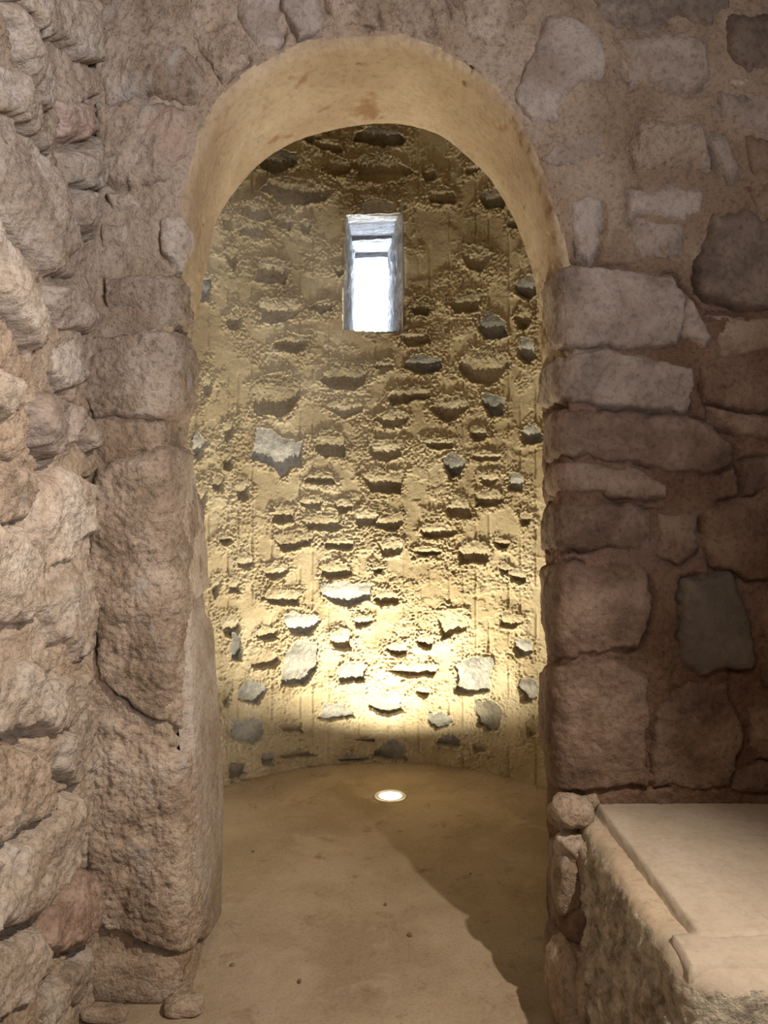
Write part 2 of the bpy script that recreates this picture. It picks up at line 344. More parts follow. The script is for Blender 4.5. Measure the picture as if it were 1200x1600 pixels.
M['flat_grey'] = material('flat_grey_slab', [(0.115, 0.095, 0.078), (0.14, 0.118, 0.096), (0.165, 0.14, 0.115)], 5, (0.2, 60), 0.25, 130, vary=0.0)
rnd = random.Random(4)
A_POLY = [ARCH.poly(p) for p, *_ in ARCH_STONES]
def cracks(A, B, polys, amp, wf, width=0.009, depth=0.03, seed=77, thr=-0.02):
    """how deep the joints round the stones are open"""
    h = np.zeros(A.shape); near = np.full(A.shape, -1.0); wa, wb = warp(A, B, amp, wf)
    for P in polys:
        (a0, b0), (a1, b1) = P.min(0) - 0.08, P.max(0) + 0.08
        k = (A > a0) & (A < a1) & (B > b0) & (B < b1)
        if k.any():
            near[k] = np.maximum(near[k], sdf(wa[k], wb[k], P))
    op = sstep(thr, thr + 0.25, fbm(A, B, 5, 3, seed)); h = -depth * op * np.exp(-((near + 0.004) / width) ** 2)
    return h, near
sg = np.arange(0, S_LEN + 0.006, 0.0075); wg = np.concatenate([np.arange(-1.75, -0.75, 0.014), np.arange(-0.75, REV + 0.05, 0.007), np.arange(REV + 0.06, REV + 1.75, 0.04)])
A, B = np.meshgrid(sg, wg, indexing='ij')
cr, near = cracks(A, B, A_POLY, 0.024, 11)
PX, PY, PZ = arch_pos(A, B)
smooth_zone = sstep(-0.02, 0.06, B) * sstep(SPRING - 0.1, SPRING + 0.15, PZ)   # the plastered soffit
h = (1 - 0.75 * smooth_zone) * (0.016 * fbm(A, B, 6, 4, 1) + 0.009 * fbm(A, B, 28, 4, 2) + 0.005 * ridged(A, B, 55, 2, 3)) + cr + relief_arch(A, B) + 0.002
h = h + 0.004 * smooth_zone * fbm(A, B, 4, 3, 6)
# chips in the plaster
for (x, y, rr) in [(345,245,.03),(318,345,.028),(725,128,.014),(735,110,.012),(820,322,.012),(355,285,.009),(560,100,.006),(408,215,.03),(760,165,.009)]:
    a, b = ARCH.inv(x, y); d = np.hypot((A - a) * 1.6, B - b) + 0.02 * fbm(A, B, 25, 3, 8); h = h - 0.016 * (1 - sstep(rr * 0.5, rr * 0.7, d))
h = np.where(B > REV + 0.05, 0, h)
P = ARCH.shape(A, B, h).reshape(-1, 3)
Fq = grid_faces(*A.shape, flip=ARCH.sign < 0)
mid = P[Fq].mean(1); ma, mb = A.ravel()[Fq].mean(1), B.ravel()[Fq].mean(1)
edge_w = -0.012 + 0.02 * fbm(ma, mb * 0, 6, 3, 12)
is_soff = (mb > edge_w) & (mb < REV + 0.02) & (mid[:, 2] > SPRING - 0.28 + 0.1 * fbm(ma, mb, 5, 3, 14))
keep_w = Fq[~is_soff]; Vw, Fw = compact(P, keep_w)
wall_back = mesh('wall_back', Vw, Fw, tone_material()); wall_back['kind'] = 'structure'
def add_tone(o):
    me = o.data; co = np.empty(len(me.vertices) * 3, np.float32); me.vertices.foreach_get('co', co); co = co.reshape(-1, 3).astype(float)
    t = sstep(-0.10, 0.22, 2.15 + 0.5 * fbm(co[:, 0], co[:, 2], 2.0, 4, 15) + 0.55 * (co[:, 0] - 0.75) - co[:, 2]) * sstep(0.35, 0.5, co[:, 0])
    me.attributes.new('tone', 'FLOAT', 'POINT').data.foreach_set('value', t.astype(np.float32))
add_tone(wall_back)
so = mesh('arch_soffit', *compact(P, Fq[is_soff]), M['soffit'], wall_back); so['label'] = 'smooth plastered underside of the arch'
for i, (p, mt, hg, tl) in enumerate(ARCH_STONES):
    lab = {'flat_grey': 'flat smooth dark grey stone in the right pier', 'dark_stone': 'dark stone in the upper right masonry', 'bench_top': 'small pale chip of mortar'}.get(mt)
    stone(ARCH, A_POLY[i], M[mt], wall_back, 100 + i, hg * 0.55, base=relief_arch, dome=0.006, sink=0.03, facets=3 if hg > 0.02 and mt != 'flat_grey' else 0, rough={'tan_stone': 0.017, 'flat_grey': 0.002, 'pale_stone': 0.010}.get(mt, 0.009),
          tilt=tl, amp=0.024, wf=11, edge=0.035 if hg > 0.03 else 0.025, label=lab, step=0.006)

# smooth worn edge where the left pier turns into the opening
for k, p in enumerate([[(263,722),(285,704),(291,760),(304,850),(311,922),(292,938),(277,925),(269,850),(264,780)],
                       [(280,942),(300,946),(317,980),(327,1080),(332,1200),(333,1330),(329,1430),(308,1466),(297,1400),(291,1300),(286,1200),(280,1100),(278,1000)]]):
    stone(ARCH, ARCH.poly(p), M['pale_stone'], wall_back, 190 + k, 0.036, rough=0.004, edge=0.03, amp=0.012, wf=8, sink=0.0, base=relief_arch, dome=0.004, name='worn_plaster', label='smooth pale edge of the left pier')

# ---------------------------------------------------------------- left wall
LEFT_STONES = [
 ([(-40,-60),(60,-60),(62,36),(42,55),(20,30)],'pale_stone',.06), ([(60,-20),(138,0),(143,93),(115,98),(90,72),(60,50)],'pale_stone',.055),
 ([(-20,0),(5,0),(60,110),(80,170),(62,165),(10,75)],'pale_stone',.05), ([(84,152),(140,162),(144,214),(100,215)],'red_dust',.03),
 ([(-20,100),(18,105),(62,180),(78,218),(72,238),(30,200),(-20,160)],'pale_stone',.04), ([(95,240),(140,218),(148,270),(135,304),(105,290)],'pale_stone',.055),
 ([(106,308),(125,298),(153,342),(145,374),(116,360)],'pale_stone',.045), ([(-20,190),(40,225),(88,300),(98,388),(62,428),(22,382),(-20,300)],'pale_stone',.055),
 ([(-30,320),(22,402),(58,500),(50,553),(22,522),(-30,450)],'pale_stone',.045), ([(62,442),(110,442),(128,500),(123,523),(86,514),(64,480)],'pale_stone',.045),
 ([(76,542),(128,532),(134,598),(100,608),(76,580)],'pale_stone',.02), ([(22,642),(60,612),(118,640),(114,678),(70,713),(42,690)],'grey_stone',.055),
 ([(-30,555),(14,590),(20,640),(0,658),(-30,640)],'pale_stone',.03), ([(122,642),(149,660),(149,693),(130,703),(117,670)],'pale_stone',.035),
 ([(-30,715),(38,735),(44,780),(20,815),(-30,815)],'tan_stone',.045), ([(52,752),(100,732),(148,762),(148,828),(92,876),(52,896),(38,832)],'pale_stone',.035),
 ([(-40,822),(18,822),(43,860),(46,958),(20,973),(-40,970)],'pale_stone',.06), ([(55,908),(100,888),(153,884),(158,958),(140,1018),(95,1033),(62,972)],'pale_stone',.02),
 ([(-40,1032),(30,1034),(70,1058),(110,1044),(123,1090),(90,1138),(20,1148),(-40,1150)],'pale_stone',.05), ([(66,1162),(130,1100),(156,1114),(148,1200),(110,1228),(72,1200)],'pale_stone',.025),
 ([(-40,1168),(38,1168),(62,1230),(57,1268),(8,1312),(-40,1325)],'tan_stone',.05), ([(-40,1345),(18,1325),(78,1246),(118,1244),(126,1300),(98,1368),(50,1426),(10,1446),(-40,1460)],'pale_stone',.06),
 ([(77,1432),(130,1354),(148,1372),(142,1450),(90,1496),(64,1478)],'brown_dust',.04), ([(-10,1482),(58,1446),(72,1490),(30,1556),(-10,1600),(-40,1560)],'pale_stone',.05),
 ([(42,1562),(100,1514),(128,1476),(123,1558),(90,1588),(52,1620)],'pale_stone',.035),
]
M['red_dust'] = material('reddish_stone', [(0.34, 0.23, 0.18), (0.42, 0.30, 0.24), (0.48, 0.37, 0.31)], 8, (0.45, 60), 0.8, 130, vary=0.0)
M['brown_dust'] = material('reddish_brown_stone', [(0.27, 0.18, 0.13), (0.36, 0.25, 0.19), (0.42, 0.32, 0.25)], 8, (0.45, 60), 0.8, 130, vary=0.0)
L_POLY = []
for p, *_ in LEFT_STONES:
    L_POLY.append(np.array([((-0.87 * 1200 / (min(x, 300) - 600)), EYE + (780 - y) / 1200 * (-0.87 * 1200 / (x - 600))) for x, y in p]))
# stones nearer than the frame's edge, so that the wall goes on past it
rl = random.Random(11)
for u in np.arange(0.2, 1.62, 0.30):
    for v in np.arange(0.05, 3.2, 0.27):
        c = (u + rl.uniform(-.05, .05) + (0.12 if int(v / 0.27) % 2 else 0), v + rl.uniform(-.04, .04)); a, b = rl.uniform(.10, .15), rl.uniform(.08, .12)
        if c[0] + a > 1.66: continue
        L_POLY.append(np.array([(c[0] + a * math.cos(t) * rl.uniform(.8, 1.1), c[1] + b * math.sin(t) * rl.uniform(.8, 1.1)) for t in np.arange(0, 6.2, 0.9)]))
A, B = np.meshgrid(np.concatenate([np.arange(-1.6, 0.9, 0.03), np.arange(0.9, D1 + 0.1, 0.0065)]), np.arange(-0.05, 3.45, 0.0075), indexing='ij')
cr, near = cracks(A, B, L_POLY, 0.034, 9, 0.012, 0.06, 79, -0.10)
h = relief_left(A, B) + 0.012 * fbm(A, B, 6, 4, 21) + 0.014 * fbm(A, B, 22, 4, 22) + 0.007 * ridged(A, B, 50, 2, 23) + cr
wall_left = mesh('wall_left', LEFT.shape(A, B, h).reshape(-1, 3), grid_faces(*A.shape, flip=LEFT.sign < 0), M['wall_mortar']); wall_left['kind'] = 'structure'
for i, P in enumerate(L_POLY):
    if i < len(LEFT_STONES): mt, hg = LEFT_STONES[i][1:]
    else:
        if P[:, 0].max() < 0.9: continue
        mt, hg = 'pale_stone', 0.05
    stone(LEFT, P, M[mt], wall_left, 300 + i, hg * 0.8, rough=0.019, edge=0.045, step=0.0065, amp=0.034, wf=9, sink=0.04, facets=5, base=relief_left, dome=0.006)

# ---------------------------------------------------------------- apse
# visible stones of the apse: left, top, right, bottom in the photograph, g = bare grey, m = coated with mortar, d = dark
AP = """547 195 635 232 d|474 204 500 226 m|492 217 541 240 m|505 246 548 279 m|545 240 640 287 m|404 231 468 273 d|412 278 518 325 m|668 291 714 322 m|745 293 796 331 d|791 338 813 358 m|
662 258 682 284 m|727 257 753 271 m|377 310 424 350 m|372 345 420 376 m|430 335 456 360 m|467 345 487 366 m|549 310 625 331 m|396 402 453 446 m|398 462 470 506 m|483 470 523 491 m|430 520 487 552 m|
719 378 770 426 m|702 452 760 491 m|641 470 676 496 m|745 490 795 535 g|804 432 842 467 g|624 513 673 541 m|805 475 832 515 m|808 526 838 566 g|630 553 690 586 g|588 562 616 586 m|719 545 795 601 m|
520 415 541 431 m|391 575 470 653 m|500 562 586 612 m|507 622 573 652 m|603 600 673 634 m|674 610 734 659 m|755 612 792 652 g|583 643 643 669 m|492 668 541 722 m|566 685 635 720 m|658 685 716 703 m|
732 665 763 691 m|814 664 852 698 g|738 706 787 722 m|749 735 779 761 m|794 738 820 770 g|475 738 531 758 m|562 730 641 776 m|364 745 393 791 m|420 785 463 821 m|470 775 506 796 m|521 780 553 801 m|
470 803 536 831 m|555 795 590 826 m|586 800 632 833 m|429 828 488 863 m|509 840 551 861 m|589 838 633 869 m|651 820 716 844 m|697 775 740 809 m|738 766 784 796 m|811 802 833 823 g|647 855 692 871 m|
768 840 798 859 g|714 845 766 883 m|368 865 400 891 m|409 880 452 906 m|499 878 553 906 m|582 884 602 896 m|779 883 800 897 m|797 890 823 913 g|403 920 475 949 m|582 920 623 946 m|440 958 502 993 G|
400 978 438 1003 m|553 962 583 981 m|514 983 549 1021 m|684 945 731 1001 m|649 990 679 1016 m|600 1003 637 1026 m|774 955 823 984 m|802 995 835 1026 g|390 1012 437 1048 m|524 1030 579 1072 g|609 1035 689 1061 m|
651 1072 673 1089 m|568 1078 634 1122 g|494 1098 556 1131 g|668 1113 706 1139 g|807 1060 840 1099 g|819 1120 839 1153 g|681 1150 723 1171 g|737 1160 761 1179 g|585 1156 638 1193 g|436 1130 476 1146 g|364 1120 419 1169 g|
354 1188 386 1226 d|438 1170 496 1189 m|404 1174 433 1201 g|555 1152 584 1161 m|528 1180 577 1195 g|374 1065 414 1106 g|312 434 329 477 g|355 480 376 516 m|300 680 321 727 g|330 738 353 771 g|309 752 322 801 m|
343 835 366 852 m|330 900 346 937 m|355 903 376 928 m|340 960 380 1001 m|359 990 379 1036 g|350 375 373 421 m|345 326 366 362 m|343 1063 361 1106 m|348 655 366 692 m|317 585 332 617 m|345 700 362 735 m"""
TRACED = [([(402,668),(420,672),(440,686),(472,690),(470,730),(455,728),(442,747),(425,728),(392,716),(398,700)],'G'),
          ([(460,1004),(495,1004),(494,1050),(475,1072),(438,1074),(445,1030)],'g'), ([(712,1040),(740,1025),(768,1030),(766,1078),(740,1088),(712,1084),(715,1060)],'g'),
          ([(502,915),(530,910),(580,914),(576,935),(545,949),(525,945),(505,930)],'G'), ([(745,1098),(770,1095),(785,1110),(780,1142),(765,1146),(748,1132),(742,1115)],'d'),
          ([(692,716),(710,710),(728,718),(718,740),(704,752),(697,735)],'g')]
ra = random.Random(9); ap = []
for t in AP.replace('\n', '').split('|'):
    x0, y0, x1, y1, c = t.split(); x0, y0, x1, y1 = map(float, (x0, y0, x1, y1)); cx, cy, a, b = (x0 + x1) / 2, (y0 + y1) / 2, (x1 - x0) / 2, (y1 - y0) / 2
    q = []
    for k in range(9):
        th = 2 * math.pi * (k + ra.uniform(-.42, .42)) / 9; ct, st = math.cos(th), math.sin(th); m = (abs(ct) ** 3.4 + abs(st) ** 3.4) ** (-1 / 3.4) * ra.uniform(.66, 1.10)
        q.append((cx + a * ct * m, cy + b * st * m))
    ap.append((q, c))
ap += TRACED
ap_poly = [APSE.poly(p) for p, c in ap]
def area(P): x, y = P[:, 0], P[:, 1]; return abs(np.dot(x, np.roll(y, -1)) - np.dot(y, np.roll(x, -1))) / 2
WIN = np.array([APSE.inv(x, y) for x, y in [(541,336),(628,330),(629,430),(623,517),(537,515),(536,470),(539,420)]])
ug = np.concatenate([np.arange(-1.75, -1.45, 0.02), np.arange(-1.45, 1.45, 0.0045), np.arange(1.45, 1.75, 0.02)]); vg = np.concatenate([np.arange(-0.04, 3.75, 0.0045), np.linspace(3.76, V_LEN, 30)])
ug = np.concatenate([np.linspace(-math.pi * AR, -1.77, 30), ug, np.linspace(1.77, math.pi * AR, 30)])
A, B = np.meshgrid(ug, vg, indexing='ij')
AMP, WF = 0.022, 14
wa, wb = warp(A, B, AMP, WF); near = np.full(A.shape, -1.0)
for P in ap_poly:
    (a0, b0), (a1, b1) = P.min(0) - 0.12, P.max(0) + 0.12
    i0, i1 = np.searchsorted(ug, [a0, a1]); j0, j1 = np.searchsorted(vg, [b0, b1])
    near[i0:i1, j0:j1] = np.maximum(near[i0:i1, j0:j1], sdf(wa[i0:i1, j0:j1], wb[i0:i1, j0:j1], P))
crumb = sstep(-0.055, -0.008, near + 0.05 * fbm(A, B, 9, 3, 31))                   # rough mortar near the stones
band = sstep(0.08, 0.19, fbm(A, B, 4.2, 5, 33) + 0.14 * sstep(1.3, 0.3, B))
rough_m = np.clip(crumb + 0.6 * band, 0, 1)
h = 0.006 * fbm(A, B, 4, 3, 30) + 0.0006 * fbm(A, B, 40, 3, 32)
h = h + rough_m * (0.0075 * ridged(A, B, 42, 3, 34) + 0.011 * fbm(A, B, 80, 2, 35) + 0.002) - 0.003
# ragged edges of thin mortar skins
sk = fbm(A, B * 1.5, 7, 5, 36, 0.62); kk = sstep(0.02, 0.2, fbm(A, B, 2.4, 2, 39) + 0.08); h = h + kk * (0.004 * sstep(0.0, 0.02, sk) + 0.004 * np.exp(-((sk - 0.010) / 0.008) ** 2))
# marks of the vertical boards
rb = random.Random(3)
for g in np.arange(-1.5, 1.5, 0.085):
    gu = g + rb.uniform(-.02, .02); br = sstep(-0.12, 0.1, fbm(B, B * 0 + gu * 9, 3.0, 3, 40)); h = h - 0.010 * br * (1 - 0.8 * crumb) * np.exp(-((A - gu) / 0.0052) ** 2)
h = h + 0.006 * np.exp(-((near + 0.006) / 0.007) ** 2) * (0.5 + fbm(A, B, 45, 2, 41))
ck = np.abs(fbm(A, B * 1.7, 5.5, 5, 47, 0.6)); h = h - 0.012 * sstep(0.010, 0.002, ck) * sstep(-0.02, 0.12, fbm(A, B, 6, 3, 48)) * np.clip(0.35 + crumb, 0, 1)
pt = fbm(A, B, 26, 3, 49, 0.6); h = h - 0.014 * sstep(0.36, 0.44, pt) * rough_m
h = h - 0.06 * sstep(-0.001, 0.003, near)
hole = sdf(A + 0.008 * fbm(A, B, 22, 3, 44), B + 0.008 * fbm(A, B, 22, 3, 45), WIN) > 0
dome_top = B > 3.9
h = np.where(dome_top | (np.abs(A) > 1.7), 0, h)
front_open = (np.abs(A) > 2.05) & (B < V_LEN)                                      # the side open towards the arch
P3 = APSE.shape(A, B, h)
keepm = ~hole & ~(P3[..., 1] < D2 - 0.06)
wall_apse = mesh('wall_apse', *compact(P3.reshape(-1, 3), grid_faces(*A.shape, keep=keepm, flip=APSE.sign < 0)), M['apse_mortar']); wall_apse['kind'] = 'structure'
def recessed(P, seed, mtl, bare):
    """a stone left slightly behind the face of the mortar, its lower edge deeper than its upper"""
    m = 0.03; (a0, b0), (a1, b1) = P.min(0) - m, P.max(0) + m; A, B = np.meshgrid(np.arange(a0, a1, 0.0045), np.arange(b0, b1, 0.0045), indexing='ij')
    sd = sdf(*warp(A, B, AMP, WF), P); t = np.clip((B - P[:, 1].min()) / (np.ptp(P[:, 1]) + 1e-6), 0, 1); r = random.Random(seed)
    dp = r.uniform(0.026, 0.050)
    h = -dp + (dp + 0.003) * sstep(0.05, 0.8, t) + r.uniform(-.04, .04) * (A - P[:, 0].mean())
    amp = 0.004 if bare else 0.009
    h = h + amp * (fbm(A, B, 12, 4, seed) + 0.8 * ridged(A, B, 26, 3, seed + 5) + (0 if bare else 0.6) * fbm(A, B, 75, 2, seed + 8)) - 0.002
    V = APSE.shape(A, B, h).reshape(-1, 3); return compact(V, grid_faces(*A.shape, keep=sd > -0.013, flip=APSE.sign < 0))
order = sorted(range(len(ap)), key=lambda i: -area(ap_poly[i])); small = []
for n, i in enumerate(order):
    c = ap[i][1]; mt = {'m': 'apse_coated', 'g': 'apse_grey', 'G': 'apse_light', 'd': 'apse_dark'}[c]
    V, F = recessed(ap_poly[i], 500 + i, mt, c != 'm')
    if n < 98:
        if mt not in M:
            M['apse_light'] = material('apse_pale_grey_stone', [(0.25, 0.245, 0.23), (0.36, 0.35, 0.325), (0.46, 0.44, 0.395)], 12, (0.3, 45), 0.5, 150, vary=0.1)
            M['apse_dark'] = material('apse_dark_stone', [(0.16, 0.145, 0.115), (0.22, 0.20, 0.16), (0.28, 0.25, 0.20)], 8, (0.35, 50), 0.6, 150, vary=0.15)
        o = mesh('stone', V, F, M[mt], wall_apse)
        if c == 'G': o['label'] = 'bare pale grey stone'
        if c == 'd': o['label'] = 'bare dark grey stone'
    else: small.append((V, F))
sm = mesh('small_stones', *join_arrays(small), M['apse_coated'], wall_apse); sm['kind'] = 'stuff'

# ---------------------------------------------------------------- window slot through the apse wall
def tunnel_side(name, corners, mat, parent, seed, n=(70, 40), amp=0.012, fr=9):
    """one rough face of the slot between four corners; a along the depth"""
    c = [np.array(q, float) for q in corners]; A, B = np.meshgrid(np.linspace(0, 1, n[0]), np.linspace(0, 1, n[1]), indexing='ij')
    P = (c[0] * ((1 - A) * (1 - B))[..., None] + c[1] * (A * (1 - B))[..., None] + c[2] * (A * B)[..., None] + c[3] * ((1 - A) * B)[..., None])
    nn = np.cross(c[1] - c[0], c[3] - c[0]); nn /= np.linalg.norm(nn); La, Lb = np.linalg.norm(c[1] - c[0]), np.linalg.norm(c[3] - c[0])
    if np.dot(nn, np.array([-0.07, 4.7, EYE + 1.25]) - c[0]) < 0: nn = -nn
    P = P + nn * (amp * sstep(0, 0.07, A) * np.clip(0.9 + ridged(A * La, B * Lb, fr, 5, seed) * 0.8 + fbm(A * La * 2, B * Lb, fr, 4, seed + 4), 0, 3))[..., None]
    return mesh(name, P.reshape(-1, 3), grid_faces(*A.shape), mat, parent)
yi, yo = 4.28, 5.12
IN = dict(l=-0.228, r=0.106, b=EYE + 0.93, t=EYE + 1.60); OUT = dict(l=-0.200, r=0.028, b=EYE + 0.93, t=EYE + 1.545)
window_1 = mesh('window_1', np.array([(x, 4.336 + dy, z) for (x, z, dy) in [
    (-0.50, EYE + .6, .01), (0.38, EYE + .6, .01), (0.38, EYE + 1.95, .01), (-0.50, EYE + 1.95, .01), (IN['l'], IN['b'], 0), (IN['r'], IN['b'], 0), (IN['r'], IN['t'], 0), (IN['l'], IN['t'], 0)]]),
    np.array([(0, 1, 5, 4), (1, 2, 6, 5), (2, 3, 7, 6), (3, 0, 4, 7)]), M['apse_mortar'], smooth=False); window_1['kind'] = 'structure'
ys = 4.296
tunnel_side('reveal', [(IN['l'], ys, IN['b'] - .03), (OUT['l'], yo, OUT['b'] - .03), (OUT['l'], yo, OUT['t'] + .1), (IN['l'], ys, IN['t'] + .06)], M['window_stone'], window_1, 61, (90, 70), 0.014, 10)
tunnel_side('reveal', [(IN['r'], ys, IN['t'] + .06), (OUT['r'], yo, OUT['t'] + .1), (OUT['r'], yo, OUT['b'] - .03), (IN['r'], ys, IN['b'] - .03)], M['window_stone'], window_1, 62, (90, 70), 0.016, 10)
tunnel_side('sill', [(IN['r'] + .02, ys + .02, IN['b']), (OUT['r'] + .02, yo, OUT['b']), (OUT['l'] - .02, yo, OUT['b']), (IN['l'] - .02, ys + .02, IN['b'])], M['window_stone'], window_1, 63, (50, 20), 0.006)
for k, (ya, yb, za, zb, dx) in enumerate([(4.316, 4.70, EYE + 1.592, EYE + 1.585, 0), (4.66, 4.92, EYE + 1.560, EYE + 1.562, .01), (4.90, yo + .02, EYE + 1.530, EYE + 1.535, 0)]):
    c = [(-0.26, ya, za), (-0.26, yb, zb), (0.15, yb, zb + .012), (0.15, ya, za + .018 + dx)]
    A, B = np.meshgrid(np.linspace(0, 1, 50), np.linspace(0, 1, 50), indexing='ij'); c = [np.array(q) for q in c]
    P = (c[0] * ((1 - A) * (1 - B))[..., None] + c[1] * (A * (1 - B))[..., None] + c[2] * (A * B)[..., None] + c[3] * ((1 - A) * B)[..., None])
    P[..., 2] += 0.007 * ridged(A * .35 * 2.2, B * .4, 9, 5, 70 + k) + 0.004 * fbm(A, B, 9, 4, 74 + k)
    bot = P.reshape(-1, 3); nv = len(bot); idx = np.arange(nv).reshape(50, 50)
    rim = np.concatenate([idx[:-1, 0], idx[-1, :-1], idx[:0:-1, -1], idx[0, :0:-1]]); up = bot[rim].copy(); up[:, 2] = za + 0.12
    r2 = np.arange(nv, nv + len(rim)); side = np.stack([rim, np.roll(rim, -1), np.roll(r2, -1), r2], 1)
    mesh('lintel_stone', np.vstack([bot, up]), np.vstack([grid_faces(50, 50), side]), M['window_stone'], window_1)

# ---------------------------------------------------------------- floor and the rest of the room
A, B = np.meshgrid(np.arange(-1.0, 2.3, 0.012), np.concatenate([np.arange(-1.6, 1.2, 0.05), np.arange(1.2, 4.42, 0.010)]), indexing='ij')
hz = 0.010 * fbm(A, B, 1.6, 3, 80) + 0.0035 * fbm(A, B, 9, 4, 81) + 0.0014 * fbm(A, B, 60, 2, 82)
hz = hz * (1 - np.exp(-((A - LAMP[0]) ** 2 + (B - LAMP[1]) ** 2) / 0.03)) - 0.05 * (np.hypot(A - LAMP[0], B - LAMP[1]) < 0.062)
edge_l = sstep(0.10, 0.0, A + 0.60 + 0.05 * fbm(B, B * 0, 6, 3, 84)) * (B < D2)
rr = np.hypot(A - AX, B - AY); hz = hz + 0.018 * sstep(AR - 0.09, AR, rr) * (B > D2)
floor = mesh('floor', np.stack([A, B, hz], -1).reshape(-1, 3), grid_faces(*A.shape), M['floor']); floor['kind'] = 'structure'
def rough_plane(name, pos, ra_, rb_, mat, amp=0.02, flip=False):
    A, B = np.meshgrid(np.arange(*ra_, 0.04), np.arange(*rb_, 0.04), indexing='ij'); h = amp * fbm(A, B, 4, 4, 7 * len(name))
    o = mesh(name, np.stack(pos(A, B, h), -1).reshape(-1, 3), grid_faces(*A.shape, flip=flip), mat); o['kind'] = 'structure'; return o
rough_plane('ceiling', lambda a, b, h: (a, b, 3.38 + h), (-1.0, 2.3), (-1.6, 2.5), M['wall_mortar'], flip=True)
rough_plane('wall_right', lambda a, b, h: (2.2 + h, a, b), (-1.6, 2.45), (-0.05, 3.5), M['wall_mortar'], flip=True)
rough_plane('wall_front', lambda a, b, h: (a, -1.5 + h, b), (-1.0, 2.3), (-0.05, 3.5), M['wall_mortar'])

# ---------------------------------------------------------------- boulder maker
def boulder(name, c, size, mat, parent=None, seed=1, rot=0.0, pw=3.0, amp=0.12, n=44, flat=0, tilt=0.0):
    th = np.linspace(0, 2 * math.pi, n + 1)[:-1]; ph = np.linspace(0.02, math.pi - 0.02, n // 2 + 1)
    T, Pp = np.meshgrid(th, ph, indexing='ij'); d = np.stack([np.sin(Pp) * np.cos(T), np.sin(Pp) * np.sin(T), np.cos(Pp)], -1)
    r = (np.abs(d) ** pw).sum(-1) ** (-1 / pw)
    q = d * 2.2 + seed * 1.37
    nz = fbm(q[..., 0] + q[..., 2] * .7, q[..., 1] - q[..., 2] * .6, 0.8, 4, seed) + 0.5 * ridged(q[..., 0] - q[..., 2] * .5, q[..., 1] + q[..., 2], 1.7, 4, seed + 3)
    V = d * (r * (1 + amp * nz))[..., None] * np.array(size) / 2
    ct, st = math.cos(tilt), math.sin(tilt); V = np.stack([V[..., 0] * ct + V[..., 2] * st, V[..., 1], -V[..., 0] * st + V[..., 2] * ct], -1)
    cr_, sr = math.cos(rot), math.sin(rot); V = np.stack([V[..., 0] * cr_ - V[..., 1] * sr, V[..., 0] * sr + V[..., 1] * cr_, V[..., 2]], -1) + np.array(c)
    m_ = n // 2 + 1; i = np.arange(n * m_).reshape(n, m_); j = np.roll(i, -1, 0)
    F = np.stack([i[:, :-1], i[:, 1:], j[:, 1:], j[:, :-1]], -1).reshape(-1, 4)
    V = V.reshape(-1, 3); top = len(V); V = np.vstack([V, V[i[:, 0]].mean(0), V[i[:, -1]].mean(0)])
    F = np.vstack([F, np.stack([np.full(n, top), i[:, 0], j[:, 0], j[:, 0]], 1)[:, [0, 1, 2, 2]] * 0 + np.stack([i[:, 0], j[:, 0], np.full(n, top), np.full(n, top)], 1) * 0 + F[:n]]) if False else F
    me = bpy.data.meshes.new(name)
    faces = [tuple(f) for f in F.tolist()] + [(int(i[k, 0]), int(j[k, 0]), top) for k in range(n)] + [(int(i[k, -1]), top + 1, int(j[k, -1])) for k in range(n)]
    me.from_pydata(V.tolist(), [], faces); me.polygons.foreach_set('use_smooth', [True] * len(me.polygons)); me.update()
    return link(name, me, mat, parent)
def at(x, y, d): return ((x - 600) / 1200 * d, d, EYE + (780 - y) / 1200 * d)

# footing stones at the bottom of the left pier
for x, y, d, sz, sd_, tl, lb in [
    (214, 1522, 2.33, (0.28, 0.11, 0.15), 5, 0.03, 'long flat dusty stone at the foot of the left pier, largest of three'),
    (288, 1572, 2.25, (0.11, 0.07, 0.04), 8, -0.05, 'small worn stone lying against the inner end of the long footing stone'),
    (163, 1580, 2.22, (0.13, 0.06, 0.035), 9, 0.1, 'small dusty stone in the corner between left wall and left pier')]:
    c = at(x, y, d); c = (c[0], c[1], sz[2] * 0.42)
    tag(boulder('footing_stone', c, sz, M['tan_stone'], None, sd_, 0.05, 4.0, 0.10, tilt=tl), lb, 'stone', 'stones at the foot of the left pier')

# ---------------------------------------------------------------- masonry bench
BT = 0.59
bench = bpy.data.objects.new('masonry_bench', None); COL.objects.link(bench); bench.location = (1.3, 1.9, 0)
tag(bench, 'low masonry bench with a dusty mortar top in the lower right corner', 'bench')
def bpart(name, V, F, mat): 
    V = np.asarray(V) - np.array([1.3, 1.9, 0]); return mesh(name, V, F, mat, bench)
# body: left face and front face as one sheet turning round the corner, leaning out at its foot and turning in over the top edge
A, B = np.meshgrid(np.arange(0, 2.30, 0.0065), np.arange(-0.02, 0.70, 0.0065), indexing='ij')
x0, yb, yf = 0.585, 2.31, 1.475; r = 0.10; l1 = yb - yf - r; l2 = r * math.pi / 2; q = 0.03; ztop = 0.562
an = np.clip((A - l1) / r, 0, math.pi / 2)
X = np.where(A < l1, x0, np.where(A < l1 + l2, x0 + r - r * np.cos(an), x0 + r + (A - l1 - l2))); Y = np.where(A < l1, yb - A, np.where(A < l1 + l2, yf + r - r * np.sin(an), yf))
nx, ny = -np.cos(an), -np.sin(an)
zs = ztop - q; ar = np.clip((B - zs) / q, 0, math.pi / 2); inset = q * (1 - np.cos(ar)) + np.maximum(B - zs - q * math.pi / 2, 0); inset = np.minimum(inset, 0.097)
Zb = np.where(B < zs, B, zs + q * np.sin(ar))
fade = sstep(ztop + 0.03, zs - 0.08, B)
